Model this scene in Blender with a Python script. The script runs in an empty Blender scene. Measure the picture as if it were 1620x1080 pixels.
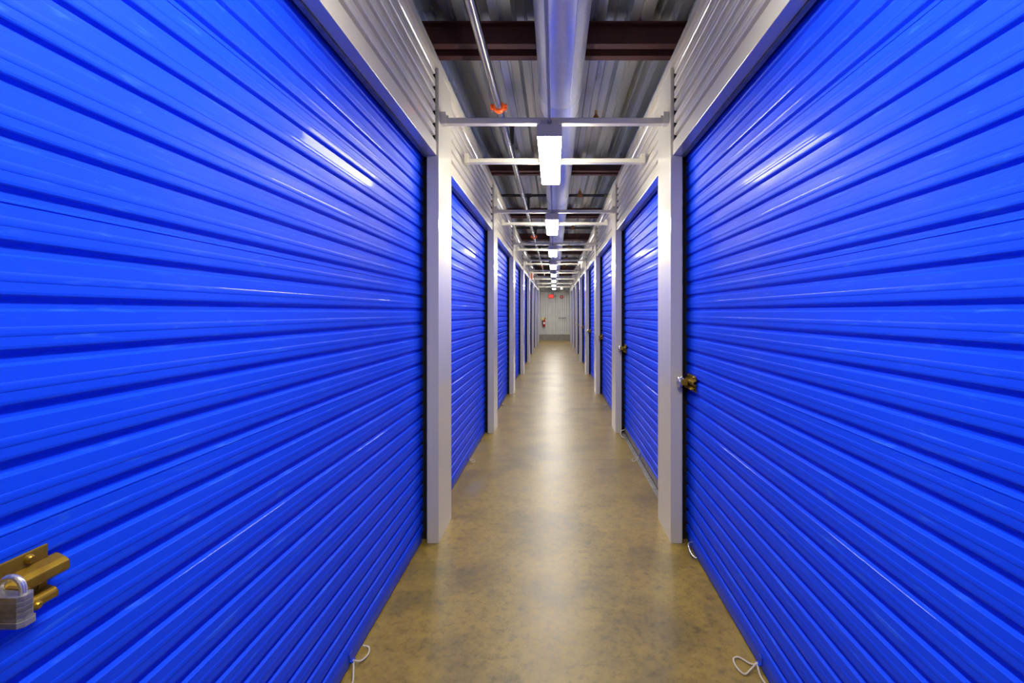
import bpy, math, random
from mathutils import Vector
random.seed(7)
C = bpy.context.scene.collection
PI = math.pi

# ------------------------------------------------------------------ sizes
F = 800.0                 # focal length in pixels of the 1620 frame
ZC = 1.472                # eye height
W = 0.74                  # half width between the pilasters
JW = 0.8126               # outer edge of the jambs
CUR = 0.853               # plane of the curtain ridges
P = 2.93                  # door module
Y1 = 3.226
PL = 0.395                # pilaster length along the corridor
HB = 2.473                # header underside
HT = 3.085                # top of the walls
DECK = ZC + 2.0
NP = 8
YEND = 26.6
PITCH = 0.0862
ZG = 1.485                # a groove of the curtain
YB = -3.6                 # how far the corridor goes on behind the camera

# ------------------------------------------------------------------ materials
def newmat(name):
    m = bpy.data.materials.new(name); m.use_nodes = True
    nt = m.node_tree; b = nt.nodes['Principled BSDF']
    return m, nt, b

def setp(b, col=None, rough=None, metal=None, coat=None, coatr=None, ior=None, spec=None):
    if col: b.inputs['Base Color'].default_value = (*col, 1)
    if rough is not None: b.inputs['Roughness'].default_value = rough
    if metal is not None: b.inputs['Metallic'].default_value = metal
    if coat is not None: b.inputs['Coat Weight'].default_value = coat
    if coatr is not None: b.inputs['Coat Roughness'].default_value = coatr
    if ior is not None: b.inputs['IOR'].default_value = ior
    if spec is not None: b.inputs['Specular IOR Level'].default_value = spec

def noise(nt, scale, detail=4, vec=None, mapscale=None, rough=.55, dist=0.0):
    tc = nt.nodes.new('ShaderNodeTexCoord')
    mp = nt.nodes.new('ShaderNodeMapping')
    if mapscale: mp.inputs['Scale'].default_value = mapscale
    n = nt.nodes.new('ShaderNodeTexNoise'); n.inputs['Scale'].default_value = scale
    n.inputs['Detail'].default_value = detail; n.inputs['Roughness'].default_value = rough
    n.inputs['Distortion'].default_value = dist
    nt.links.new(tc.outputs['Object'], mp.inputs['Vector'])
    nt.links.new(mp.outputs['Vector'], n.inputs['Vector'])
    return n

def ramp(nt, src, stops):
    r = nt.nodes.new('ShaderNodeValToRGB')
    el = r.color_ramp.elements
    while len(el) < len(stops): el.new(.5)
    for e, (p, c) in zip(el, stops):
        e.position = p; e.color = (*c, 1) if len(c) == 3 else c
    nt.links.new(src, r.inputs['Fac'])
    return r

def maprange(nt, src, a, b, c, d):
    n = nt.nodes.new('ShaderNodeMapRange')
    n.inputs['From Min'].default_value = a; n.inputs['From Max'].default_value = b
    n.inputs['To Min'].default_value = c; n.inputs['To Max'].default_value = d
    nt.links.new(src, n.inputs['Value'])
    return n

def bump(nt, b, src, strength, dist=.002, prev=None):
    n = nt.nodes.new('ShaderNodeBump'); n.inputs['Strength'].default_value = strength
    n.inputs['Distance'].default_value = dist
    nt.links.new(src, n.inputs['Height'])
    if prev: nt.links.new(prev.outputs['Normal'], n.inputs['Normal'])
    nt.links.new(n.outputs['Normal'], b.inputs['Normal'])
    return n

M = {}
# painted blue sheet of the curtains
m, nt, b = newmat('blue_painted_steel'); M['blue'] = m
setp(b, (.005, .054, .70), .45, 0, .065, .07, 1.5, .14); b.inputs['Specular Tint'].default_value = (.22, .42, 1, 1)
n = noise(nt, 1.0, 5, mapscale=(6, 1.3, 22))
r = maprange(nt, n.outputs['Fac'], .35, .7, .42, .58); nt.links.new(r.outputs[0], b.inputs['Roughness'])
n2 = noise(nt, 1.0, 2, mapscale=(3, 2.2, 5))
bump(nt, b, n2.outputs['Fac'], .25, .004)
# scuffs: slightly paler scratches low on the sheets
n3 = noise(nt, 1.0, 6, mapscale=(10, 7, 60), dist=.6)
rr = ramp(nt, n3.outputs['Fac'], [(.60, (.005, .054, .70)), (.70, (.02, .10, .68))])
nt.links.new(rr.outputs['Color'], b.inputs['Base Color'])

m, nt, b = newmat('blue_bottom_bar'); M['bluebar'] = m
setp(b, (.001, .035, .42), .4)

m, nt, b = newmat('white_painted_steel'); M['white'] = m
setp(b, (.60, .555, .425), .32, 0, .8, .07, 1.5)
n = noise(nt, 1.0, 3, mapscale=(3, 3, 3))
bump(nt, b, n.outputs['Fac'], .12, .004)
n = noise(nt, 1.0, 5, mapscale=(14, 14, 5), dist=.4)
rr = ramp(nt, n.outputs['Fac'], [(.60, (.60, .555, .425)), (.80, (.53, .515, .48))])
nt.links.new(rr.outputs['Color'], b.inputs['Base Color'])

m, nt, b = newmat('white_bar_paint'); M['bar'] = m
setp(b, (.66, .62, .48), .4)
m, nt, b = newmat('light_housing_paint'); M['housing'] = m
setp(b, (.58, .54, .41), .45)
m, nt, b = newmat('black_guide'); M['black'] = m
setp(b, (.010, .010, .011), .8, spec=.2)
m, nt, b = newmat('grey_steel'); M['grey'] = m
n = noise(nt, 18, 4)
rr = ramp(nt, n.outputs['Fac'], [(.35, (.20, .19, .17)), (.7, (.34, .32, .29))])
nt.links.new(rr.outputs['Color'], b.inputs['Base Color']); setp(b, rough=.45, metal=.6)

# galvanised duct
m, nt, b = newmat('galvanised_duct'); M['duct'] = m
setp(b, (.62, .66, .70), .24, .34)
v = nt.nodes.new('ShaderNodeTexVoronoi'); v.inputs['Scale'].default_value = 110
tc = nt.nodes.new('ShaderNodeTexCoord'); nt.links.new(tc.outputs['Object'], v.inputs['Vector'])
rr = ramp(nt, v.outputs['Color'], [(.2, (.70, .72, .73)), (.9, (.78, .79, .80))])
nt.links.new(rr.outputs['Color'], b.inputs['Base Color'])
r = maprange(nt, v.outputs['Distance'], 0, .8, .27, .33); nt.links.new(r.outputs[0], b.inputs['Roughness'])
n = noise(nt, 1.0, 2, mapscale=(9, .8, 9)); bump(nt, b, n.outputs['Fac'], .18, .006)

# steel roof deck with embossed webs
m, nt, b = newmat('galvanised_deck'); M['deck'] = m
setp(b, (.42, .47, .54), .34, .82)
n = noise(nt, 1.0, 3, mapscale=(3, .5, 3))
rr = ramp(nt, n.outputs['Fac'], [(.35, (.46, .52, .62)), (.52, (.62, .65, .68)), (.68, (.68, .66, .60))])
nt.links.new(rr.outputs['Color'], b.inputs['Base Color'])
r = maprange(nt, n.outputs['Fac'], .3, .7, .26, .36); nt.links.new(r.outputs[0], b.inputs['Roughness'])
v = nt.nodes.new('ShaderNodeTexVoronoi'); v.inputs['Scale'].default_value = 38
tc = nt.nodes.new('ShaderNodeTexCoord'); nt.links.new(tc.outputs['Object'], v.inputs['Vector'])
geo = nt.nodes.new('ShaderNodeNewGeometry'); sx = nt.nodes.new('ShaderNodeSeparateXYZ')
nt.links.new(geo.outputs['True Normal'], sx.inputs[0])
ab = nt.nodes.new('ShaderNodeMath'); ab.operation = 'ABSOLUTE'; nt.links.new(sx.outputs['X'], ab.inputs[0])
gt = nt.nodes.new('ShaderNodeMath'); gt.operation = 'GREATER_THAN'; gt.inputs[1].default_value = .8
nt.links.new(ab.outputs[0], gt.inputs[0])
mu = nt.nodes.new('ShaderNodeMath'); mu.operation = 'MULTIPLY'
nt.links.new(gt.outputs[0], mu.inputs[0]); nt.links.new(v.outputs['Distance'], mu.inputs[1])
bump(nt, b, mu.outputs[0], .9, .012)

m, nt, b = newmat('red_oxide_beam'); M['beam'] = m
setp(b, (.10, .028, .024), .55)
n = noise(nt, 6, 4)
rr = ramp(nt, n.outputs['Fac'], [(.3, (.055, .015, .014)), (.7, (.10, .030, .026))])
nt.links.new(rr.outputs['Color'], b.inputs['Base Color'])

m, nt, b = newmat('steel_pipe'); M['pipe'] = m
setp(b, (.34, .32, .30), .22, 1)
n = noise(nt, 1.0, 5, mapscale=(9, .7, 9))
rr = ramp(nt, n.outputs['Fac'], [(.40, (.42, .40, .38)), (.62, (.30, .27, .24)), (.72, (.30, .17, .07))])
nt.links.new(rr.outputs['Color'], b.inputs['Base Color'])
m, nt, b = newmat('dark_branch_pipe'); M['dpipe'] = m
setp(b, (.025, .024, .026), .5)
m, nt, b = newmat('orange_coupling'); M['orange'] = m
setp(b, (.95, .13, .012), .35)
m, nt, b = newmat('rust_brown_fitting'); M['brown'] = m
setp(b, (.28, .085, .018), .45)
m, nt, b = newmat('grey_conduit'); M['conduit'] = m
setp(b, (.30, .30, .29), .45, .3)
m, nt, b = newmat('chrome'); M['chrome'] = m
setp(b, (.62, .60, .56), .25, .8)
m, nt, b = newmat('worn_lock_steel'); M['locksteel'] = m
n = noise(nt, 60, 4)
rr = ramp(nt, n.outputs['Fac'], [(.35, (.28, .26, .22)), (.7, (.46, .44, .38))])
nt.links.new(rr.outputs['Color'], b.inputs['Base Color']); setp(b, rough=.38, metal=.75)
m, nt, b = newmat('yellow_zinc_latch'); M['gold'] = m
n = noise(nt, 22, 3)
rr = ramp(nt, n.outputs['Fac'], [(.3, (.24, .13, .010)), (.55, (.34, .21, .014)), (.75, (.28, .25, .016))])
nt.links.new(rr.outputs['Color'], b.inputs['Base Color']); setp(b, rough=.34, metal=.7)
m, nt, b = newmat('brass'); M['brass'] = m
setp(b, (.62, .36, .08), .3, .8)
m, nt, b = newmat('rope'); M['rope'] = m
setp(b, (.50, .44, .33), .8)
m, nt, b = newmat('red_paint'); M['red'] = m
setp(b, (.42, .008, .010), .3)
m, nt, b = newmat('yellow_tag'); M['yellow'] = m
setp(b, (.75, .60, .05), .5)
m, nt, b = newmat('paper_white'); M['paper'] = m
setp(b, (.8, .8, .78), .6)
m, nt, b = newmat('cream_plastic'); M['cream'] = m
setp(b, (.78, .74, .56), .4)
m, nt, b = newmat('end_wall_panel'); M['endwall'] = m
setp(b, (.50, .51, .53), .35, 0, .3, .2)
n = noise(nt, 3, 3)
rr = ramp(nt, n.outputs['Fac'], [(.3, (.60, .60, .58)), (.7, (.68, .68, .66))])
nt.links.new(rr.outputs['Color'], b.inputs['Base Color'])
m, nt, b = newmat('kick_plate'); M['kick'] = m
n = noise(nt, 5, 4)
rr = ramp(nt, n.outputs['Fac'], [(.3, (.20, .185, .16)), (.7, (.27, .25, .22))])
nt.links.new(rr.outputs['Color'], b.inputs['Base Color']); setp(b, rough=.35, metal=.4)

def emis(name, col, s):
    m, nt, b = newmat(name)
    setp(b, (.8, .8, .8), .5)
    b.inputs['Emission Color'].default_value = (*col, 1); b.inputs['Emission Strength'].default_value = s
    return m
M['led'] = emis('led_diffuser', (1, .955, .88), 66.0)
M['exitred'] = emis('exit_face', (1, .012, .01), .62)
M['exitred'].node_tree.nodes['Principled BSDF'].inputs['Base Color'].default_value = (.2, .01, .01, 1)
M['exitletter'] = emis('exit_letter', (1, .10, .05), .8)
M['exitletter'].node_tree.nodes['Principled BSDF'].inputs['Base Color'].default_value = (.3, .02, .02, 1)
M['signred'], _nt, _b = newmat('sign_red')
setp(_b, (.45, .10, .06), .5)
M['lampface'] = emis('emergency_lens', (1, .95, .75), 1.3)

# concrete floor
m, nt, b = newmat('sealed_concrete'); M['floor'] = m
tc = nt.nodes.new('ShaderNodeTexCoord')
big = noise(nt, 1.6, 9, rough=.68, dist=.1)
fine = noise(nt, 22, 9, rough=.75, dist=.2)
r1 = ramp(nt, big.outputs['Fac'], [(.34, (.135, .096, .024)), (.46, (.205, .138, .022)), (.54, (.270, .180, .028)), (.68, (.215, .160, .045))])
r2 = ramp(nt, fine.outputs['Fac'], [(.34, (.45, .43, .42)), (.5, (1, 1, 1)), (.66, (1.2, 1.17, 1.1))])
mx = nt.nodes.new('ShaderNodeMix'); mx.data_type = 'RGBA'; mx.blend_type = 'MULTIPLY'; mx.inputs[0].default_value = .85
nt.links.new(r1.outputs['Color'], mx.inputs[6]); nt.links.new(r2.outputs['Color'], mx.inputs[7])
# hairline cracks
vor = nt.nodes.new('ShaderNodeTexVoronoi'); vor.feature = 'DISTANCE_TO_EDGE'; vor.inputs['Scale'].default_value = 1.15
wn = noise(nt, 3.0, 6, rough=.7)
vadd = nt.nodes.new('ShaderNodeVectorMath'); vadd.operation = 'MULTIPLY_ADD'
vadd.inputs[1].default_value = (.55, .55, .55)
nt.links.new(wn.outputs['Color'], vadd.inputs[0]); nt.links.new(tc.outputs['Object'], vadd.inputs[2])
nt.links.new(vadd.outputs[0], vor.inputs['Vector'])
cr = maprange(nt, vor.outputs['Distance'], 0, .005, .8, 0)
cmask = noise(nt, .9, 2); cm = maprange(nt, cmask.outputs['Fac'], .42, .5, 0, 1)
cmul = nt.nodes.new('ShaderNodeMath'); cmul.operation = 'MULTIPLY'
nt.links.new(cr.outputs[0], cmul.inputs[0]); nt.links.new(cm.outputs[0], cmul.inputs[1])
mx2 = nt.nodes.new('ShaderNodeMix'); mx2.data_type = 'RGBA'
nt.links.new(cmul.outputs[0], mx2.inputs[0]); nt.links.new(mx.outputs[2], mx2.inputs[6]); mx2.inputs[7].default_value = (.10, .075, .035, 1)
# small dark scuffs
sc = noise(nt, 16, 6, mapscale=(1, .6, 1), rough=.75, dist=1.2)
sr = maprange(nt, sc.outputs['Fac'], .60, .68, 0, .65)
mx3 = nt.nodes.new('ShaderNodeMix'); mx3.data_type = 'RGBA'
nt.links.new(sr.outputs[0], mx3.inputs[0]); nt.links.new(mx2.outputs[2], mx3.inputs[6]); mx3.inputs[7].default_value = (.13, .10, .055, 1)
# grey stains
st = noise(nt, .8, 4, mapscale=(1.3, .9, 1), rough=.6, dist=.8)
s2 = maprange(nt, st.outputs['Fac'], .60, .72, 0, .5)
mx4 = nt.nodes.new('ShaderNodeMix'); mx4.data_type = 'RGBA'
nt.links.new(s2.outputs[0], mx4.inputs[0]); nt.links.new(mx3.outputs[2], mx4.inputs[6]); mx4.inputs[7].default_value = (.20, .18, .14, 1)
# sawn joints every 5.05 m
sep = nt.nodes.new('ShaderNodeSeparateXYZ'); nt.links.new(tc.outputs['Object'], sep.inputs[0])
pp = nt.nodes.new('ShaderNodeMath'); pp.operation = 'PINGPONG'; pp.inputs[1].default_value = 5.05 / 2
nt.links.new(sep.outputs['Y'], pp.inputs[0])
jr = maprange(nt, pp.outputs[0], .004, .012, .7, 0)
mx5 = nt.nodes.new('ShaderNodeMix'); mx5.data_type = 'RGBA'
nt.links.new(jr.outputs[0], mx5.inputs[0]); nt.links.new(mx4.outputs[2], mx5.inputs[6]); mx5.inputs[7].default_value = (.09, .068, .035, 1)
nt.links.new(mx5.outputs[2], b.inputs['Base Color'])
rgh = maprange(nt, fine.outputs['Fac'], .3, .7, .30, .44); nt.links.new(rgh.outputs[0], b.inputs['Roughness'])
setp(b, ior=1.5, spec=.55)
fb = noise(nt, 30, 6, rough=.7)
bp = bump(nt, b, fb.outputs['Fac'], .12, .003)
bump(nt, b, big.outputs['Fac'], .2, .01, bp)

# ------------------------------------------------------------------ mesh builder (world coordinates)
class MB:
    def __init__(s): s.v = []; s.f = []; s.sm = []
    def add(s, vs, fs, smooth=False):
        o = len(s.v); s.v += [tuple(p) for p in vs]
        for f in fs: s.f.append([i + o for i in f]); s.sm.append(smooth)
        return s
    def box(s, x0, x1, y0, y1, z0, z1):
        if x0 > x1: x0, x1 = x1, x0
        if y0 > y1: y0, y1 = y1, y0
        v = [(x, y, z) for x in (x0, x1) for y in (y0, y1) for z in (z0, z1)]
        return s.add(v, [(0, 1, 3, 2), (4, 6, 7, 5), (0, 4, 5, 1), (2, 3, 7, 6), (0, 2, 6, 4), (1, 5, 7, 3)])
    def prism(s, prof, a0, a1, axis='y', smooth=False, caps=True, closed=True):
        """extrude a 2-D outline: axis y -> prof is (x, z); axis x -> (y, z); axis z -> (x, y)"""
        def pt(p, a):
            if axis == 'y': return (p[0], a, p[1])
            if axis == 'x': return (a, p[0], p[1])
            return (p[0], p[1], a)
        n = len(prof)
        v = [pt(p, a0) for p in prof] + [pt(p, a1) for p in prof]
        f = [(i, (i + 1) % n, n + (i + 1) % n, n + i) for i in range(n if closed else n - 1)]
        s.add(v, f, smooth)
        if caps and closed:
            s.add([pt(p, a0) for p in prof], [tuple(range(n))[::-1]]); s.add([pt(p, a1) for p in prof], [tuple(range(n))])
        return s
    def tube(s, path, r, n=12, closed=False, caps=True):
        path = [Vector(p) for p in path]; m = len(path)
        rs = r if isinstance(r, (list, tuple)) else [r] * m
        rings = []; up = None
        for i, p in enumerate(path):
            if closed: d = path[(i + 1) % m] - path[i - 1]
            else: d = path[min(i + 1, m - 1)] - path[max(i - 1, 0)]
            d.normalize()
            if up is None:
                up = Vector((0, 0, 1)) if abs(d.z) < .9 else Vector((1, 0, 0))
            a = d.cross(up); a.normalize(); bb = a.cross(d); bb.normalize(); up = bb
            rings.append([p + (a * math.cos(t) + bb * math.sin(t)) * rs[i] for t in [2 * PI * k / n for k in range(n)]])
        v = [q for rg in rings for q in rg]
        f = []
        for i in range(m if closed else m - 1):
            j = (i + 1) % m
            for k in range(n):
                f.append((i * n + k, i * n + (k + 1) % n, j * n + (k + 1) % n, j * n + k))
        s.add(v, f, True)
        if caps and not closed:
            s.add(rings[0], [tuple(range(n))[::-1]]); s.add(rings[-1], [tuple(range(n))])
        return s
    def build(s, name, mat, parent=None, bevel=None):
        me = bpy.data.meshes.new(name)
        off = world_loc(parent) if parent else Vector((0, 0, 0))
        me.from_pydata([tuple(Vector(p) - off) for p in s.v], [], s.f)
        me.polygons.foreach_set('use_smooth', s.sm)
        me.update()
        import bmesh
        bm = bmesh.new(); bm.from_mesh(me); bmesh.ops.recalc_face_normals(bm, faces=bm.faces); bm.to_mesh(me); bm.free()
        me.materials.append(mat)
        o = bpy.data.objects.new(name, me); C.objects.link(o)
        if parent: o.parent = parent
        if bevel:
            md = o.modifiers.new('bevel', 'BEVEL'); md.width = bevel; md.segments = 2; md.limit_method = 'ANGLE'
        return o

def world_loc(o):
    v = Vector((0, 0, 0))
    while o is not None: v += Vector(o.location); o = o.parent
    return v

def tag(o, label=None, cat=None, group=None, kind=None):
    if label: o['label'] = label
    if cat: o['category'] = cat
    if group: o['group'] = group
    if kind: o['kind'] = kind
    return o

def empty(name, loc, **k):
    o = bpy.data.objects.new(name, None); o.empty_display_size = .1; C.objects.link(o); o.location = loc
    return tag(o, **k)

def copy_tree(o, parent=None):
    c = o.copy(); C.objects.link(c)
    if parent is not None: c.parent = parent
    for ch in list(o.children): copy_tree(ch, c)
    return c

def rotsym(axis_pts, n=20):
    pass

def disc_y(mb, c, r, y0, y1, n=24, smooth=True):
    return mb.tube([(c[0], y0, c[1]), (c[0], y1, c[1])], r, n)

# one pitch of roll-formed sheet, from a groove centre upwards: (dz, depth)
RIB = [(0, .013), (.0065, .013), (.0130, .0042), (.0155, .0024), (.0200, .0015), (.0345, .0013), (.0362, .0005), (.0395, 0), (.0455, 0), (.0488, .0005),
       (.0505, .0013), (.0745, .0016), (.0758, .0032), (.0795, .013)]
SEAMS = [.091 + .5172 * k for k in range(6)]

def curtain_profile(zlo, zhi, ridge, seams=True):
    pts = []
    k = math.floor((zlo - ZG) / PITCH) - 1
    while ZG + k * PITCH < zhi + PITCH:
        for dz, d in RIB:
            pts.append((ZG + k * PITCH + dz, d))
        k += 1
    if seams:
        for sz in SEAMS:
            pts += [(sz - .0016, 'k'), (sz - .0012, .0042), (sz + .0004, .0042), (sz + .0009, 'k')]
    def base(z):
        q = [p for p in pts if p[1] != 'k']
        return None
    # resolve seam edges by interpolation
    core = sorted([p for p in pts if p[1] != 'k' and not (seams and any(abs(p[0] - s_) < .0021 and abs(p[1] - .0042) < 1e-6 for s_ in SEAMS))])
    def interp(z):
        for a, b_ in zip(core, core[1:]):
            if a[0] <= z <= b_[0]:
                t = (z - a[0]) / max(b_[0] - a[0], 1e-9); return a[1] + t * (b_[1] - a[1])
        return 0
    out = [p for p in core if zlo < p[0] < zhi]
    if seams:
        for sz in SEAMS:
            if zlo < sz - .002 and sz + .002 < zhi:
                out = [p for p in out if not (sz - .0017 < p[0] < sz + .0010)]
                out += [(sz - .0016, interp(sz - .0016)), (sz - .0012, .0045), (sz + .0004, .0045), (sz + .0009, interp(sz + .0009))]
    out += [(zlo, interp(zlo)), (zhi, interp(zhi))]
    out.sort()
    return out

def header_profile(zlo, zhi):
    out = [(zlo, 0)]; z = zlo + .004; p = (zhi - zlo - .008) / 6
    while z < zhi - .02:
        for q, d in ((0, 0), (.045, .0), (.10, .004), (.13, .022), (.19, .032), (.37, .032), (.43, .022), (.48, .004), (.53, 0), (.72, 0), (.735, .0015), (.80, .0015), (.815, 0)):
            out.append((z + q * p, d))
        z += p
    out.append((zhi, 0)); return out

def sheet(mb, s, lat, prof, y0, y1, th=.0012):
    """corrugated sheet as a thin closed shell; s = side, lat = lateral of the ridges"""
    front = [(s * (lat + d), z) for z, d in prof]
    back = [(s * (lat + d + th), z) for z, d in reversed(prof)]
    return mb.prism(front + back, y0, y1, 'y', caps=True)

# ------------------------------------------------------------------ floor, ceiling, end wall
fl = MB().box(-1.6, 1.6, YB, 27.2, -.12, 0).build('floor', M['floor'])
tag(fl, 'tan sealed concrete corridor floor with sawn joints', 'floor', kind='structure')

prof = []
per = .317; x = -.279 - per * 9
while x < 3.0:
    # recess from x to x+.149 (upper flat), then the lower flat to x+per; creases in the middle of each
    a = x; bx_ = x + .149
    prof += [(a - .010, DECK), (a + .010, DECK + .075), (a + .062, DECK + .075), (a + .068, DECK + .063), (a + .080, DECK + .063),
             (a + .086, DECK + .075), (bx_ - .010, DECK + .075), (bx_ + .010, DECK),
             (bx_ + .068, DECK), (bx_ + .074, DECK + .014), (bx_ + .090, DECK + .014), (bx_ + .096, DECK)]
    x += per
top = [(prof[-1][0], DECK + .11), (prof[0][0], DECK + .11)]
ce = MB().prism(prof + top, YB, 27.2, 'y').build('ceiling', M['deck'])
tag(ce, 'ribbed galvanised steel roof deck above the corridor', 'ceiling', kind='structure')

# end wall: vertical ribs
we = empty('wall_end', (0, YEND, 0), label='pale ribbed metal wall closing the far end of the corridor', cat='wall', kind='structure')
pr = []; x = -2.4
while x < 2.4:
    pr += [(x, YEND), (x + .090, YEND + .075), (x + .118, YEND + .075)]
    x += .12
pr += [(x, YEND + .08), (-2.4, YEND + .08)]
MB().prism(pr, 0, DECK, 'z').build('ribbed_panel', M['endwall'], we)
MB().box(-1.0, .86, YEND - .02, YEND + .01, 0.0, .315).build('kick_plate', M['kick'], we, bevel=.004)
k = MB(); k.box(-.72, .62, YEND - .09, YEND - .002, 2.555, 2.63); k.box(.60, .66, YEND - .10, YEND - .002, 2.50, 2.64)
k.build('head_rail', M['grey'], we, bevel=.006)

# ------------------------------------------------------------------ side walls: pilasters, headers, caps
PILY = [(Y1 + P * (n - 1), Y1 + P * (n - 1) + PL) for n in range(1, NP + 1)]
pil0 = (.25, .658)
for s, nm in ((-1, 'left'), (1, 'right')):
    w = empty('wall_' + nm, (s * W, 0, 0), label='white %s wall of pilasters and ribbed header panels framing the doors' % nm, cat='wall', kind='structure')
    def pilaster(y0, y1):
        mb = MB()
        mb.box(s * W, s * JW, y0, y1, 0, HT - .012)
        mb.box(s * (W + .02), s * .95, y0 + .09, y1 - .09, 0, HT - .012)
        mb.box(s * (W + .0055), s * (W + .02), y0 - .0015, y0, 2.5, 3.03)
        o = mb.build('pilaster', M['white'], w, bevel=.0035)
        return o
    allp = [(YB, YB + .3), pil0] + PILY
    for (a, b_) in allp: pilaster(a, b_)
    for (a, b_), (c, d_) in zip(allp, allp[1:]):
        # header: soffit lip + face trim
        h = MB()
        prf = [(s * (W + .014), HB), (s * JW, HB), (s * JW, HB + .02), (s * (W + .024), HB + .02), (s * (W + .024), 2.556), (s * (W + .014), 2.56)]
        h.prism(prf, b_ + .001, c - .001, 'y'); h.build('header_trim', M['white'], w, bevel=.002)
        pn = MB(); sheet(pn, s, W + .018, header_profile(2.556, 3.03), b_ + .004, c - .016)
        pn.build('header_panel', M['white'], w)
        # black stand-in for the shade in each panel's far-end gap, seen through the scallops
        MB().box(s * (W + .0205), s * (W + .06), c - .017, c - .004, 2.556, 3.03).build('panel_end_shade', M['black'], w)
    cap = MB()
    cap.prism([(s * (W - .004), 3.03), (s * (W + .02), 3.03), (s * (W + .02), HT - .01), (s * (W + .10), HT - .01), (s * (W + .10), HT), (s * (W - .004), HT)],
              YB, PILY[-1][1] + .01, 'y')
    cap.build('top_cap', M['white'], w, bevel=.002)
    # screws on the cap
    # plain ribbed return wall behind the last pilaster
    pr = []; y = PILY[-1][1]
    while y < YEND - .02:
        pr += [(s * .80, y), (s * .80, y + .07), (s * .815, y + .08), (s * .815, y + .11)]
        y += .12
    pr += [(s * .86, min(y, YEND)), (s * .86, PILY[-1][1])]
    MB().prism(pr, 0, HT, 'z').build('end_panel', M['endwall'], w)

# ------------------------------------------------------------------ doors
ORD = ['', 'nearest', 'second', 'third', 'fourth', 'fifth', 'sixth', 'seventh', 'eighth']

def build_latch(door, s, yj, dr):
    """yj = jamb, dr = +1 latch runs away from the camera from the jamb; body 0..0.20 m from the jamb"""
    Y = lambda d: yj + dr * d
    def px(z, lat): return (s * lat, z)
    mb = MB()
    # upper plate and bulging channel
    mb.prism([px(1.087, .846), px(1.087, .8505), px(1.062, .8505), px(1.062, .846)], Y(0.0), Y(.186), 'y')
    chan = [(1.064, .846), (1.058, .834), (1.052, .826), (1.040, .825), (1.034, .829), (1.030, .842), (1.030, .850), (1.035, .850), (1.039, .833), (1.050, .831), (1.057, .840), (1.064, .852)]
    mb.prism([px(z, l) for z, l in chan], Y(0.0), Y(.203), 'y')
    # web with slots
    for a, b_ in ((0.0, .03), (.052, .125), (.150, .172)):
        mb.prism([px(1.032, .845), px(1.032, .850), px(1.016, .850), px(1.016, .845)], Y(a), Y(b_), 'y')
    # lower rail
    rail = [(1.018, .845), (1.014, .833), (1.008, .829), (.999, .830), (.993, .842), (.990, .850), (.996, .850), (1.002, .836), (1.010, .836), (1.017, .850)]
    mb.prism([px(z, l) for z, l in rail], Y(0.0), Y(.187), 'y')
    mb.prism([px(1.030, .842), px(1.034, .8505), px(.995, .8505), px(.995, .846)], Y(.168), Y(.182), 'y')
    la = mb.build('latch', M['gold'], door, bevel=.0022)
    la['label'] = 'yellow zinc slide latch'
    sb = MB()
    sb.box(s * .818, s * .824, Y(-.03), Y(.105), 1.020, 1.046)
    sb.prism([(s * .824, Y(.105)), (s * .818, Y(.105)), (s * .785, Y(.100)), (s * .785, Y(.094)), (s * .822, Y(.097))], 1.022, 1.060, 'z')
    sb.build('slide_bolt', M['gold'], la, bevel=.0015)
    for d, z in ((.155, 1.076), (.03, 1.076), (.150, 1.004), (.03, 1.004)):
        rv = MB(); l = .846 if z > 1.05 else .829
        rv.tube([(s * l, Y(d), z), (s * (l - .004), Y(d), z), (s * (l - .007), Y(d), z)], [.0075, .0068, .004], 12)
        rv.build('rivet', M['gold'], la)
    return la

def build_door(s, y0, y1, zlift=0.0, barmat='bluebar'):
    yc = (y0 + y1) / 2
    d = empty('door_1', (s * CUR, yc, 0))
    zl = .055 + zlift
    mb = MB(); sheet(mb, s, CUR, curtain_profile(zl, 2.60, 0, True), y0 - .075, y1 + .075)
    mb.build('curtain', M['blue'], d)
    bb = MB()
    bb.prism([(s * (CUR - .004), .008 + zlift), (s * (CUR + .03), .008 + zlift), (s * (CUR + .03), .07 + zlift), (s * (CUR + .002), .07 + zlift), (s * (CUR - .004), .045 + zlift)], y0 - .005, y1 + .005, 'y')
    bb.build('bottom_bar', M[barmat], d, bevel=.003)
    seal = MB().box(s * (CUR + .001), s * (CUR + .025), y0 - .005, y1 + .005, 0, .012 + zlift).build('bottom_seal', M['black'], d)
    for ya, yb in ((y0 - .120, y0 - .062), (y1 + .062, y1 + .120)):
        MB().box(s * (JW + .006), s * .915, ya, yb, 0, 2.62).build('guide', M['black'], d)
    for ya, yb in ((y0 - .016, y0 - .004), (y1 + .004, y1 + .016)):
        MB().box(s * (JW + .0005), s * (JW + .005), ya, yb, 0.0, HB - .002).build('guide_lip', M['grey'], d)
    MB().box(s * (JW + .001), s * (JW + .022), y0 - .01, y1 + .01, HB - .008, HB + .05).build('head_strip', M['grey'], d)
    return d

def rope(door, pts, r=.0038, name='pull_rope', mat='rope'):
    # smooth with catmull-rom
    P_ = [Vector(p) for p in pts]; out = []
    for i in range(len(P_) - 1):
        p0 = P_[max(i - 1, 0)]; p1 = P_[i]; p2 = P_[i + 1]; p3 = P_[min(i + 2, len(P_) - 1)]
        for k_ in range(6):
            t = k_ / 6
            out.append(.5 * ((2 * p1) + (-p0 + p2) * t + (2 * p0 - 5 * p1 + 4 * p2 - p3) * t * t + (-p0 + 3 * p1 - 3 * p2 + p3) * t ** 3))
    out.append(P_[-1])
    return MB().tube(out, r, 8).build(name, M[mat], door)

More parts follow.
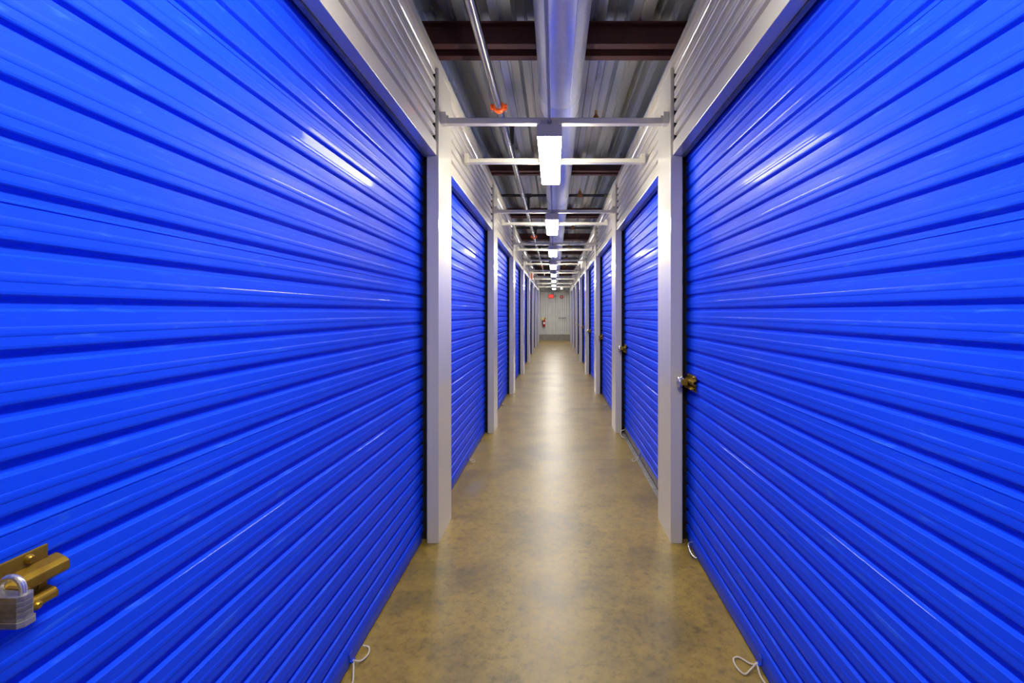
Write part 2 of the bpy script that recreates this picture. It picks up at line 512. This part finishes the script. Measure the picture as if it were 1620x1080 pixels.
def rope_bracket(door, s, y, z=.03):
    mb = MB()
    mb.box(s * (CUR - .022), s * (CUR - .003), y - .014, y + .014, z - .004, z)
    mb.box(s * (CUR - .008), s * (CUR - .003), y - .014, y + .014, z - .004, z + .03)
    mb.build('rope_bracket', M['bluebar'], door, bevel=.001)

doors = {}
for s, nm in ((-1, 'left'), (1, 'right')):
    idx0 = 0 if s < 0 else 8
    proto = None
    for n in range(1, 9):
        y0 = pil0[1] if n == 1 else PILY[n - 2][1]; y1 = PILY[n - 1][0]
        if n == 1:
            d = build_door(s, y0, y1)
            build_latch(d, s, y0 if s < 0 else y1, 1 if s < 0 else -1)
        elif n == 2:
            d = build_door(s, y0, y1, .014 if s > 0 else 0.0, 'grey' if s > 0 else 'bluebar')
            build_latch(d, s, y0 if s < 0 else y1, 1 if s < 0 else -1)
        elif n == 3:
            d = build_door(s, y0, y1)
            build_latch(d, s, y0 if s < 0 else y1, 1 if s < 0 else -1); proto = d
        else:
            d = copy_tree(proto); d.location = (s * CUR, (y0 + y1) / 2, 0)
        d.name = 'door_%d' % (idx0 + n)
        if n == 1:
            lab = 'blue ribbed roll-up door filling the %s edge of the view, nearest the camera' % nm
        else:
            lab = 'blue ribbed roll-up door, %s from the camera on the %s side' % (ORD[n], nm)
        tag(d, lab, 'roll-up door', 'blue roll-up doors along the %s side' % nm, 'structure')
        doors[(s, n)] = d
# one more bay behind the camera so that the near doors face real surfaces
for s in (-1, 1):
    d = build_door(s, YB + .3, pil0[0])
    d.name = 'door_%d' % (17 if s < 0 else 18)
    tag(d, 'blue ribbed roll-up door behind the camera on the %s side' % ('left' if s < 0 else 'right'), 'roll-up door', kind='structure')

# ropes at the foot of the doors
d = doors[(1, 1)]
rope_bracket(d, 1, 2.08)
rope(d, [(.832, 2.085, .028), (.800, 2.07, .008), (.770, 2.05, .006), (.752, 2.09, .006), (.757, 2.14, .006), (.785, 2.15, .006), (.815, 2.11, .007), (.834, 2.088, .02)])
rope(d, [(.834, 2.085, .03), (.828, 2.04, .012), (.832, 2.00, .005), (.838, 1.94, .005)])
rope(d, [(.852, 3.13, .05), (.834, 3.12, .052), (.820, 3.10, .046), (.818, 3.05, .03), (.828, 3.01, .018), (.842, 3.00, .016)], .0055, 'pull_handle', 'chrome')
d = doors[(-1, 1)]
rope_bracket(d, -1, 2.10)
rope(d, [(-.836, 2.10, .028), (-.812, 2.12, .012), (-.800, 2.17, .007), (-.815, 2.215, .006), (-.838, 2.205, .02)])
rope(d, [(-.836, 2.10, .03), (-.820, 2.06, .010), (-.800, 2.00, .006), (-.80, 1.93, .005)])
d = doors[(1, 2)]
rope_bracket(d, 1, 5.0, .055)
rope(d, [(.835, 5.0, .05), (.80, 4.98, .02), (.775, 4.97, .007), (.77, 5.03, .007), (.79, 5.06, .01), (.83, 5.02, .04)])
rope(d, [(.84, 6.08, .06), (.80, 6.07, .05), (.785, 6.0, .02), (.80, 5.92, .008), (.83, 5.9, .008)], .005)
thr = MB().box(.815, .86, PILY[0][1] + .002, PILY[1][0] - .002, 0, .006).build('threshold_strip', M['grey'], d, bevel=.002)
d = doors[(-1, 2)]
rope_bracket(d, -1, 4.95)
rope(d, [(-.836, 4.95, .03), (-.80, 4.93, .01), (-.785, 4.97, .007), (-.80, 5.02, .007), (-.835, 4.96, .025)])
for sn in ((1, 3), (-1, 3)):
    s_ = sn[0]; yy = 8.0
    rope_bracket(doors[sn], s_, yy)
    rope(doors[sn], [(s_ * .836, yy, .03), (s_ * .80, yy - .02, .01), (s_ * .785, yy + .03, .007), (s_ * .80, yy + .07, .007), (s_ * .835, yy + .01, .025)])

# ------------------------------------------------------------------ locks
def shackle(mb, c, dirv, w, h, r):
    """U of radius w/2 rising h above c, legs spread along dirv"""
    c = Vector(c); dv = Vector(dirv); pts = [c - dv * w / 2, c - dv * w / 2 + Vector((0, 0, h - w / 2))]
    for k_ in range(1, 10):
        t = PI - PI * k_ / 10
        pts.append(c + dv * math.cos(t) * w / 2 + Vector((0, 0, h - w / 2 + math.sin(t) * w / 2)))
    pts += [c + dv * w / 2 + Vector((0, 0, h - w / 2)), c + dv * w / 2]
    return mb.tube(pts, r, 12)

# laminated padlock on the nearest left latch (its flat face towards the corridor)
PKX, PKY = -.799, .744
pk = empty('padlock', (PKX, PKY, 1.014), label='grey laminated steel padlock hanging from the gold latch at lower left', cat='padlock')
def plate(grow=0):
    hx, hy = .0255 + grow, .0115 + grow; c = .006
    return [(PKX - hx + c, PKY - hy), (PKX + hx - c, PKY - hy), (PKX + hx, PKY - hy + c), (PKX + hx, PKY + hy - c), (PKX + hx - c, PKY + hy), (PKX - hx + c, PKY + hy), (PKX - hx, PKY + hy - c), (PKX - hx, PKY - hy + c)]
mb = MB(); z = 1.014
mb.prism(plate(.0022), z, z + .008, 'z'); z += .0082
for i in range(9):
    mb.prism(plate(0 if i % 2 else .0005), z, z + .0040, 'z'); z += .0040
mb.build('lock_body', M['locksteel'], pk, bevel=.0009)
mb = MB(); shackle(mb, (PKX, PKY, z - .002), (1, 0, 0), .034, .026, .0048)
mb.build('shackle', M['chrome'], pk)

def disc_lock(y, lab, dark=False):
    e = empty('disc_padlock', (.80, y, 1.035), label=lab, cat='padlock', group='round disc padlocks on the right doors')
    mb = MB(); xs = [(.772, .030), (.774, .0345), (.780, .036), (.790, .036), (.796, .0345), (.798, .030)]
    mb.tube([(a, y, 1.035) for a, _ in xs], [r for _, r in xs], 28)
    mb.build('lock_body', M['chrome'], e)
    mb = MB(); mb.tube([(.7705, y, 1.035), (.773, y, 1.035)], [.018, .02], 20)
    mb.build('keyway_cap', M['black'] if dark else M['locksteel'], e)
    mb = MB(); mb.tube([(.785, y - .018, 1.062), (.792, y - .03, 1.068), (.800, y - .038, 1.06), (.802, y - .04, 1.045), (.797, y - .034, 1.03)], .0045, 8)
    mb.build('shackle', M['chrome'], e)
disc_lock(PILY[0][0] - .045, 'round chrome disc padlock on the latch of the nearest right door')
disc_lock(PILY[1][0] - .045, 'round disc padlock with black centre on the second right door', True)
disc_lock(PILY[3][0] - .045, 'small round disc padlock on the fourth right door')
def brass_lock(y, lab):
    e = empty('padlock', (.79, y, 1.0), label=lab, cat='padlock')
    mb = MB(); mb.box(.780, .800, y - .022, y + .022, .985, 1.022); mb.build('lock_body', M['brass'], e, bevel=.003)
    mb = MB(); shackle(mb, (.79, y, 1.02), (0, 1, 0), .028, .034, .004); mb.build('shackle', M['chrome'], e)
brass_lock(PILY[2][0] - .06, 'small brass padlock on the third right door latch')
brass_lock(PILY[4][0] - .06, 'tiny brass padlock on the fifth right door latch')

# ------------------------------------------------------------------ crossbars
WORD = ['', 'first', 'second', 'third', 'fourth', 'fifth', 'sixth', 'seventh', 'eighth']
BZ = ZC + 1.223
def crossbar():
    e = empty('crossbar', (0, 0, BZ))
    mb = MB(); L = W - .018
    mb.box(-L, L, 0, .055, BZ, BZ + .004); mb.box(-L, L, 0, .003, BZ, BZ + .036)
    mb.box(-L, L, .052, .055, BZ, BZ + .036); mb.box(-L, L, 0, .055, BZ + .032, BZ + .036)
    mb.build('bar', M['bar'], e, bevel=.0015)
    for s in (-1, 1):
        b_ = MB()
        b_.box(s * (W - .036), s * (W - .001), -.003, .058, BZ - .003, BZ + .075)
        b_.box(s * (W - .050), s * (W - .036), .02, .05, BZ + .036, BZ + .058)
        b_.build('end_bracket', M['bar'], e, bevel=.0015)
    return e
proto_bar = crossbar(); first = True
for n in range(1, NP + 1):
    for j, yy in enumerate((3.27 + P * (n - 1), 4.13 + P * (n - 1))):
        o = proto_bar if first else copy_tree(proto_bar); first = False
        o.location = (0, yy, BZ)
        where = 'over the near end of' if j == 0 else 'across the far half of'
        tag(o, 'white square crossbar %s the %s ceiling light from the camera' % (where, WORD[n]), 'crossbar', 'white crossbars spanning the corridor')

# ------------------------------------------------------------------ strip lights and conduit
LX = -.034; LZ = ZC + 1.135
def strip_light():
    e = empty('ceiling_light', (LX, 0, LZ))
    mb = MB()
    mb.prism([(LX - .079, LZ + .041), (LX + .079, LZ + .041), (LX + .074, LZ + .05), (LX + .0585, LZ + .086), (LX - .0585, LZ + .086), (LX - .074, LZ + .05)], .004, 1.226, 'y')
    mb.build('housing', M['housing'], e)
    for a, b_ in ((-.002, .006), (1.224, 1.232)):
        c = MB(); c.box(LX - .080, LX + .080, a, b_, LZ - .003, LZ + .074); c.box(LX - .056, LX + .056, a, b_, LZ + .074, LZ + .103)
        c.build('end_cap', M['housing'], e, bevel=.002)
    MB().prism([(LX - .078, LZ + .040), (LX - .078, LZ + .004), (LX - .070, LZ - .004), (LX + .070, LZ - .004), (LX + .078, LZ + .004), (LX + .078, LZ + .040)], .007, 1.223, 'y').build('diffuser', M['led'], e)
    return e
pl = strip_light(); first = True
for n in list(range(1, NP + 1)) + [0, -1]:
    o = pl if first else copy_tree(pl); first = False
    y = 3.25 + P * (n - 1)
    if n == -1: y = -2.40
    o.location = (LX, y, LZ)
    if n >= 1: lab = 'white LED strip light, %s in the row counted from the camera' % WORD[n]
    elif n == 0: lab = 'white LED strip light directly above the camera'
    else: lab = 'white LED strip light behind the camera'
    tag(o, lab, 'ceiling light', 'LED strip lights down the middle of the corridor')
cz = ZC + 1.222
for n in range(0, NP):
    ya = 3.25 + P * (n - 1) + 1.232; yb = 3.25 + P * n - .002
    e = empty('electrical_conduit', (LX, ya, cz))
    MB().tube([(LX, ya - .003, cz), (LX, yb + .003, cz)], .009, 12).build('conduit_tube', M['conduit'], e)
    for q in (ya - .003, yb - .025):
        MB().tube([(LX, q, cz), (LX, q + .028, cz)], .0155, 6).build('connector', M['conduit'], e)
    tag(e, ('thin grey conduit running from the top of the view to the first ceiling light' if n == 0 else
            'thin grey conduit joining the %s ceiling light to the next' % WORD[n]), 'conduit', 'grey conduits between the strip lights')

# ------------------------------------------------------------------ duct
DX, DZ, DR = .040, ZC + 1.62, .152
du = empty('air_duct', (DX, YB, DZ), label='round galvanised air duct running down the corridor above the lights', cat='duct')
joints = [3.66 + 3.11 * k_ for k_ in range(-2, 8)]
edges = [YB] + [j for j in joints if j > YB + .3] + [YEND - .02]
for a, b_ in zip(edges, edges[1:]):
    mb = MB(); ys = [a, a + .012, a + .016] + [b_ - .02, b_]
    rr_ = [DR - .003, DR - .003, DR, DR, DR]
    mb.tube([(DX, y, DZ) for y in ys], rr_, 56)
    sec = mb.build('duct_section', M['duct'], du)
    # longitudinal lock seam
    t = math.radians(-62)
    MB().tube([(DX + DR * math.cos(t), a + .02, DZ + DR * math.sin(t)), (DX + DR * math.cos(t), b_ - .02, DZ + DR * math.sin(t))], .003, 6).build('lock_seam', M['duct'], sec)
for j in joints:
    if j < .5 or j > YEND - .5: continue
    mb = MB(); n_ = 56
    mb.tube([(DX, j - .004, DZ), (DX, j - .003, DZ), (DX, j + .004, DZ), (DX, j + .005, DZ)], [DR - .002, DR + .006, DR + .006, DR - .002], 56)
    mb.build('joint_ring', M['duct'], du)
    # strap hanger up to the deck
    mb = MB(); mb.box(DX - .012, DX + .012, j + .30, j + .302, DZ + DR - .004, DECK + .002)
    pts = [(DX + (DR + .0015) * math.cos(2 * PI * k_ / 40), j + .30, DZ + (DR + .0015) * math.sin(2 * PI * k_ / 40)) for k_ in range(40)]
    mb.tube(pts, .0016, 6, closed=True)
    mb.build('hanger_strap', M['conduit'], du)

# ------------------------------------------------------------------ sprinkler main
PX, PZ, PR = -.436, ZC + 1.60, .0295
pipe = empty('sprinkler_main_pipe', (PX, YB, PZ), label='long steel sprinkler pipe with orange couplings left of the duct', cat='pipe')
MB().tube([(PX, YB, PZ), (PX, YEND - .03, PZ)], PR, 24).build('pipe_run', M['pipe'], pipe)
for yc_ in (3.95, 10.67, 17.4, 24.0):
    mb = MB()
    mb.tube([(PX, yc_ - .028, PZ), (PX, yc_ - .026, PZ), (PX, yc_ - .012, PZ), (PX, yc_ - .008, PZ), (PX, yc_ + .008, PZ), (PX, yc_ + .012, PZ), (PX, yc_ + .026, PZ), (PX, yc_ + .028, PZ)],
            [PR + .006, PR + .012, PR + .014, PR + .018, PR + .018, PR + .014, PR + .012, PR + .006], 28)
    for s in (-1, 1):
        mb.box(PX + s * (PR + .004), PX + s * (PR + .036), yc_ - .016, yc_ + .016, PZ - .020, PZ - .003)
        mb.box(PX + s * (PR + .004), PX + s * (PR + .036), yc_ - .016, yc_ + .016, PZ + .003, PZ + .020)
    cp = mb.build('coupling', M['orange'], pipe, bevel=.002)
    for s in (-1, 1):
        b_ = MB(); bx2 = PX + s * (PR + .025)
        b_.tube([(bx2, yc_, PZ - .036), (bx2, yc_, PZ + .03)], .0045, 8); b_.tube([(bx2, yc_, PZ - .031), (bx2, yc_, PZ - .0205)], .0095, 6)
        b_.build('bolt', M['chrome'], cp)

# pipe hangers from the deck: thin rods with ring
for yy in (2.1, 5.4, 9.0, 12.2, 15.5):
    mb = MB(); mb.tube([(PX, yy, PZ + PR), (PX, yy, DECK + .002)], .004, 8)
    pts = [(PX + (PR + .002) * math.cos(2 * PI * k_ / 24), yy, PZ + (PR + .002) * math.sin(2 * PI * k_ / 24)) for k_ in range(24)]
    mb.tube(pts, .002, 6, closed=True); mb.build('hanger', M['conduit'], pipe)

# branch lines with upright heads
BRZ = ZC + 1.845
def branch(y):
    e = empty('sprinkler_branch_pipe', (0, y, BRZ))
    MB().tube([(-1.05, y, BRZ), (.80, y, BRZ)], .022, 16).build('pipe_run', M['dpipe'], e)
    MB().tube([(.78, y, BRZ), (.83, y, BRZ)], .029, 16).build('end_cap', M['grey'], e)
    MB().tube([(PX + .02, y, PZ + PR + .001), (PX + .02, y, BRZ)], .02, 14).build('riser', M['dpipe'], e)
    mb = MB(); mb.tube([(PX - .03, y, BRZ), (PX + .07, y, BRZ)], .030, 16); mb.tube([(PX + .02, y, BRZ - .05), (PX + .02, y, BRZ)], .029, 16)
    mb.build('tee', M['dpipe'], e)
    mb = MB(); mb.tube([(.36, y, BRZ), (.44, y, BRZ)], .031, 16)
    mb.tube([(.40, y, BRZ), (.40, y, BRZ + .045), (.40, y, BRZ + .060), (.40, y, BRZ + .072)], [.028, .026, .018, .013], 14)
    mb.build('head_fitting', M['brown'], e)
    h = MB(); h.tube([(.40, y, BRZ + .072), (.40, y, BRZ + .085), (.40, y, BRZ + .088), (.40, y, BRZ + .104)], [.012, .011, .004, .004], 10)
    h.tube([(.40, y - .0, BRZ + .104), (.40, y, BRZ + .107)], .0165, 12)
    for s in (-1, 1): h.tube([(.40 + s * .009, y, BRZ + .082), (.40 + s * .013, y, BRZ + .094), (.40 + s * .004, y, BRZ + .105)], .0022, 6)
    h.build('sprinkler_head', M['brass'], e)
    return e
pb = branch(0.0); first = True
for i, yy in enumerate((4.9, 7.98, 11.06, 14.14, 17.22, 20.3, 23.4)):
    o = pb if first else copy_tree(pb); first = False
    o.location = (0, yy, BRZ)
    lab = ['black sprinkler branch pipe behind the first crossbar, carrying the nearest upright head',
           'black sprinkler branch pipe crossing under the deck between first and second lights',
           'black sprinkler branch pipe crossing above the third ceiling light',
           'black sprinkler branch pipe crossing above the fourth ceiling light',
           'black sprinkler branch pipe crossing above the fifth ceiling light',
           'black sprinkler branch pipe crossing above the sixth ceiling light',
           'black sprinkler branch pipe crossing above the farthest ceiling lights'][i]
    tag(o, lab, 'pipe', 'black sprinkler branch pipes under the deck')

# ------------------------------------------------------------------ beams
HBm = ZC + 1.84
def beam():
    e = empty('ceiling_beam', (0, 0, HBm))
    for a, b_, w0, w1 in ((0, .068, .056, .064), (.162, .228, .164, .172)):
        mb = MB()
        mb.box(-2.6, 2.6, a, b_, HBm, HBm + .009)
        mb.box(-2.6, 2.6, w0, w1, HBm + .008, DECK - .008)
        mb.box(-2.6, 2.6, a, b_, DECK - .010, DECK - .001)
        mb.build('channel', M['beam'], e, bevel=.0015)
    return e
pbm = beam(); first = True
blab = ['dark red steel beam across the top edge of the view', 'dark red steel beam just behind the first ceiling light',
        'dark red steel beam between the second and third ceiling lights', 'dark red steel beam above the far end of the third light',
        'dark red steel beam seen past the fourth ceiling light', 'dark red steel beam seen past the fifth ceiling light',
        'dark red steel beam seen past the sixth ceiling light', 'dark red steel beam nearest the end wall']
blab[0] = 'dark red steel roof beam nearest the camera, above the near doors'
for i in range(8):
    o = pbm if first else copy_tree(pbm); first = False
    o.location = (0, 3.468 + 3.11 * i, HBm)
    tag(o, blab[i], 'beam', 'dark red roof beams crossing the corridor')

# ------------------------------------------------------------------ things at the far end
FONT = {'E': ['111', '100', '110', '100', '111'], 'X': ['101', '101', '010', '101', '101'], 'I': ['1', '1', '1', '1', '1'], 'T': ['111', '010', '010', '010', '010']}
def letters_boxes(mb, text, total_w, h, put):
    cols = sum(len(FONT[c][0]) for c in text) + (len(text) - 1)
    cw = total_w / cols; ch = h / 5; x = 0
    for c in text:
        g = FONT[c]
        for r_, row in enumerate(g):
            for q, bit in enumerate(row):
                if bit == '1': put(mb, -total_w / 2 + (x + q) * cw, -total_w / 2 + (x + q + 1) * cw, h / 2 - (r_ + 1) * ch, h / 2 - r_ * ch)
        x += len(g[0]) + 1

ex = empty('exit_sign', (-.176, YEND - .03, 2.317), label='glowing red EXIT sign on the end wall', cat='exit sign')
MB().box(-.176 - .135, -.176 + .135, YEND - .05, YEND - .001, 2.317 - .1, 2.317 + .1).build('sign_box', M['red'], ex, bevel=.006)
MB().box(-.176 - .125, -.176 + .125, YEND - .054, YEND - .050, 2.317 - .09, 2.317 + .09).build('sign_face', M['exitred'], ex)
mb = MB(); letters_boxes(mb, 'EXIT', .19, .11, lambda m_, a, b_, c, d_: m_.box(-.176 + a, -.176 + b_, YEND - .057, YEND - .054, 2.317 + c, 2.317 + d_))
mb.build('lettering', M['exitletter'], ex)
# camera / small lamp beside the sign
el = empty('wall_lamp', (.03, YEND - .05, 2.33), label='small grey twin lamp beside the red exit sign', cat='emergency light')
MB().box(-.02, .06, YEND - .05, YEND - .001, 2.30, 2.37).build('lamp_body', M['grey'], el, bevel=.006)
for dx in (-.012, .052):
    MB().tube([(dx + .0, YEND - .10, 2.315), (dx, YEND - .06, 2.33)], [.026, .018], 14).build('lamp_head', M['locksteel'], el)

fs = empty('fire_alarm', (.366, YEND, 2.29), label='round dark red fire alarm bell with white centre on the end wall', cat='fire alarm')
mb = MB(); mb.tube([(.366, YEND - .001, 2.29), (.366, YEND - .03, 2.29), (.366, YEND - .055, 2.29), (.366, YEND - .06, 2.29)], [.088, .088, .07, .04], 28)
mb.build('bell_dome', M['red'], fs)
MB().box(.336, .396, YEND - .072, YEND - .058, 2.275, 2.305).build('strobe_lens', M['paper'], fs, bevel=.003)

fe = empty('fire_extinguisher', (-.55, YEND - .08, .73), label='red fire extinguisher with yellow tag hung on the end wall', cat='fire extinguisher')
ex_, ey = -.55, YEND - .085
mb = MB(); zs = [(.725, .055), (.735, .068), (1.02, .068), (1.055, .06), (1.085, .035), (1.10, .022), (1.12, .022)]
mb.tube([(ex_, ey, z) for z, _ in zs], [r for _, r in zs], 24); mb.build('cylinder', M['red'], fe)
mb = MB(); mb.box(ex_ - .02, ex_ + .02, ey - .02, ey + .02, 1.115, 1.15); mb.box(ex_ - .015, ex_ + .1, ey - .012, ey + .012, 1.15, 1.162); mb.box(ex_ - .015, ex_ + .09, ey - .012, ey + .012, 1.18, 1.192)
mb.build('handle', M['black'], fe, bevel=.002)
MB().tube([(ex_ - .02, ey, 1.13), (ex_ - .07, ey, 1.12), (ex_ - .088, ey, 1.06), (ex_ - .086, ey, .95), (ex_ - .082, ey, .86)], .011, 10).build('hose', M['black'], fe)
mb = MB(); mb.box(ex_ - .045, ex_ + .045, ey - .072, ey - .067, .86, .97); mb.build('label_plate', M['paper'], fe)
MB().box(ex_ - .085, ex_ + .0, ey - .03, ey - .026, 1.04, 1.20).build('inspection_tag', M['yellow'], fe)
MB().box(ex_ - .03, ex_ + .03, ey + .066, YEND - .001, .78, 1.14).build('wall_bracket', M['grey'], fe)

hd = empty('door_bar', (.4, YEND, 1.2), label='grey metal handle bar fixed on the ribbed end wall', cat='handle')
MB().tube([(.22, YEND - .05, 1.19), (.30, YEND - .055, 1.175), (.42, YEND - .055, 1.175), (.48, YEND - .055, 1.20), (.57, YEND - .05, 1.21)], .014, 10).build('bar', M['grey'], hd)
for dx, zz in ((.23, 1.19), (.45, 1.185), (.56, 1.205)):
    MB().box(dx - .022, dx + .022, YEND - .06, YEND - .001, zz - .035, zz + .035).build('mount', M['grey'], hd, bevel=.004)

# small lamp over the last bay, right of the row of strip lights
sl = empty('emergency_light', (.345, 24.9, 2.66), label='small bright lamp right of the farthest strip light', cat='emergency light')
MB().box(.30, .39, 24.86, 24.94, 2.62, 2.70).build('lamp_lens', M['lampface'], sl, bevel=.006)
MB().box(.29, .40, 24.94, 25.0, 2.60, 2.72).build('lamp_body', M['cream'], sl, bevel=.004)
MB().tube([(.345, 24.97, 2.72), (.345, 24.97, DECK + .002)], .008, 8).build('drop_rod', M['conduit'], sl)

# emergency light on the right header
em = empty('emergency_light', (.72, 12.55, 2.62), label='cream twin-head emergency light on the right wall above the doors', cat='emergency light')
MB().box(.66, W + .018, 12.45, 12.75, 2.57, 2.69).build('lamp_body', M['cream'], em, bevel=.008)
for dy in (-.08, .08):
    MB().tube([(.63, 12.6 + dy - .05, 2.735), (.66, 12.6 + dy, 2.73)], [.045, .035], 16).build('lamp_head', M['lampface'], em)
# exit sign on the left header, facing across the corridor
xs_ = empty('exit_sign', (-.70, 16.25, 2.64), label='small red and white exit sign on the left wall above the doors', cat='exit sign')
MB().box(-W - .018, -.690, 16.03, 16.43, 2.52, 2.76).build('sign_box', M['paper'], xs_, bevel=.006)
mb = MB(); letters_boxes(mb, 'EXIT', .30, .15, lambda m_, a, b_, c, d_: m_.box(-.6895, -.686, 16.23 + a, 16.23 + b_, 2.64 + c, 2.64 + d_))
mb.build('lettering', M['signred'], xs_)
MB().box(-W - .012, -.696, 16.022, 16.029, 2.53, 2.75).build('sign_edge', M['signred'], xs_)

# ------------------------------------------------------------------ world, camera, colour management
wd = bpy.data.worlds.new('World'); bpy.context.scene.world = wd; wd.use_nodes = True
wd.node_tree.nodes['Background'].inputs[0].default_value = (1, .93, .82, 1)
wd.node_tree.nodes['Background'].inputs[1].default_value = .06

cam = bpy.data.cameras.new('camera'); co = bpy.data.objects.new('camera', cam); C.objects.link(co)
co.location = (0, 0, ZC); co.rotation_euler = (PI / 2, 0, 0)
cam.sensor_width = 36; cam.lens = 36 * F / 1620
cam.shift_x = -67.5 / 1620; cam.shift_y = -46 / 1620
cam.clip_start = .02; cam.clip_end = 100
sc_ = bpy.context.scene; sc_.camera = co
sc_.view_settings.view_transform = 'Standard'; sc_.view_settings.look = 'None'
sc_.view_settings.gamma = 1; sc_.view_settings.exposure = 0.12
sc_.cycles.max_bounces = 8; sc_.cycles.diffuse_bounces = 4
sc_.cycles.sample_clamp_indirect = 6
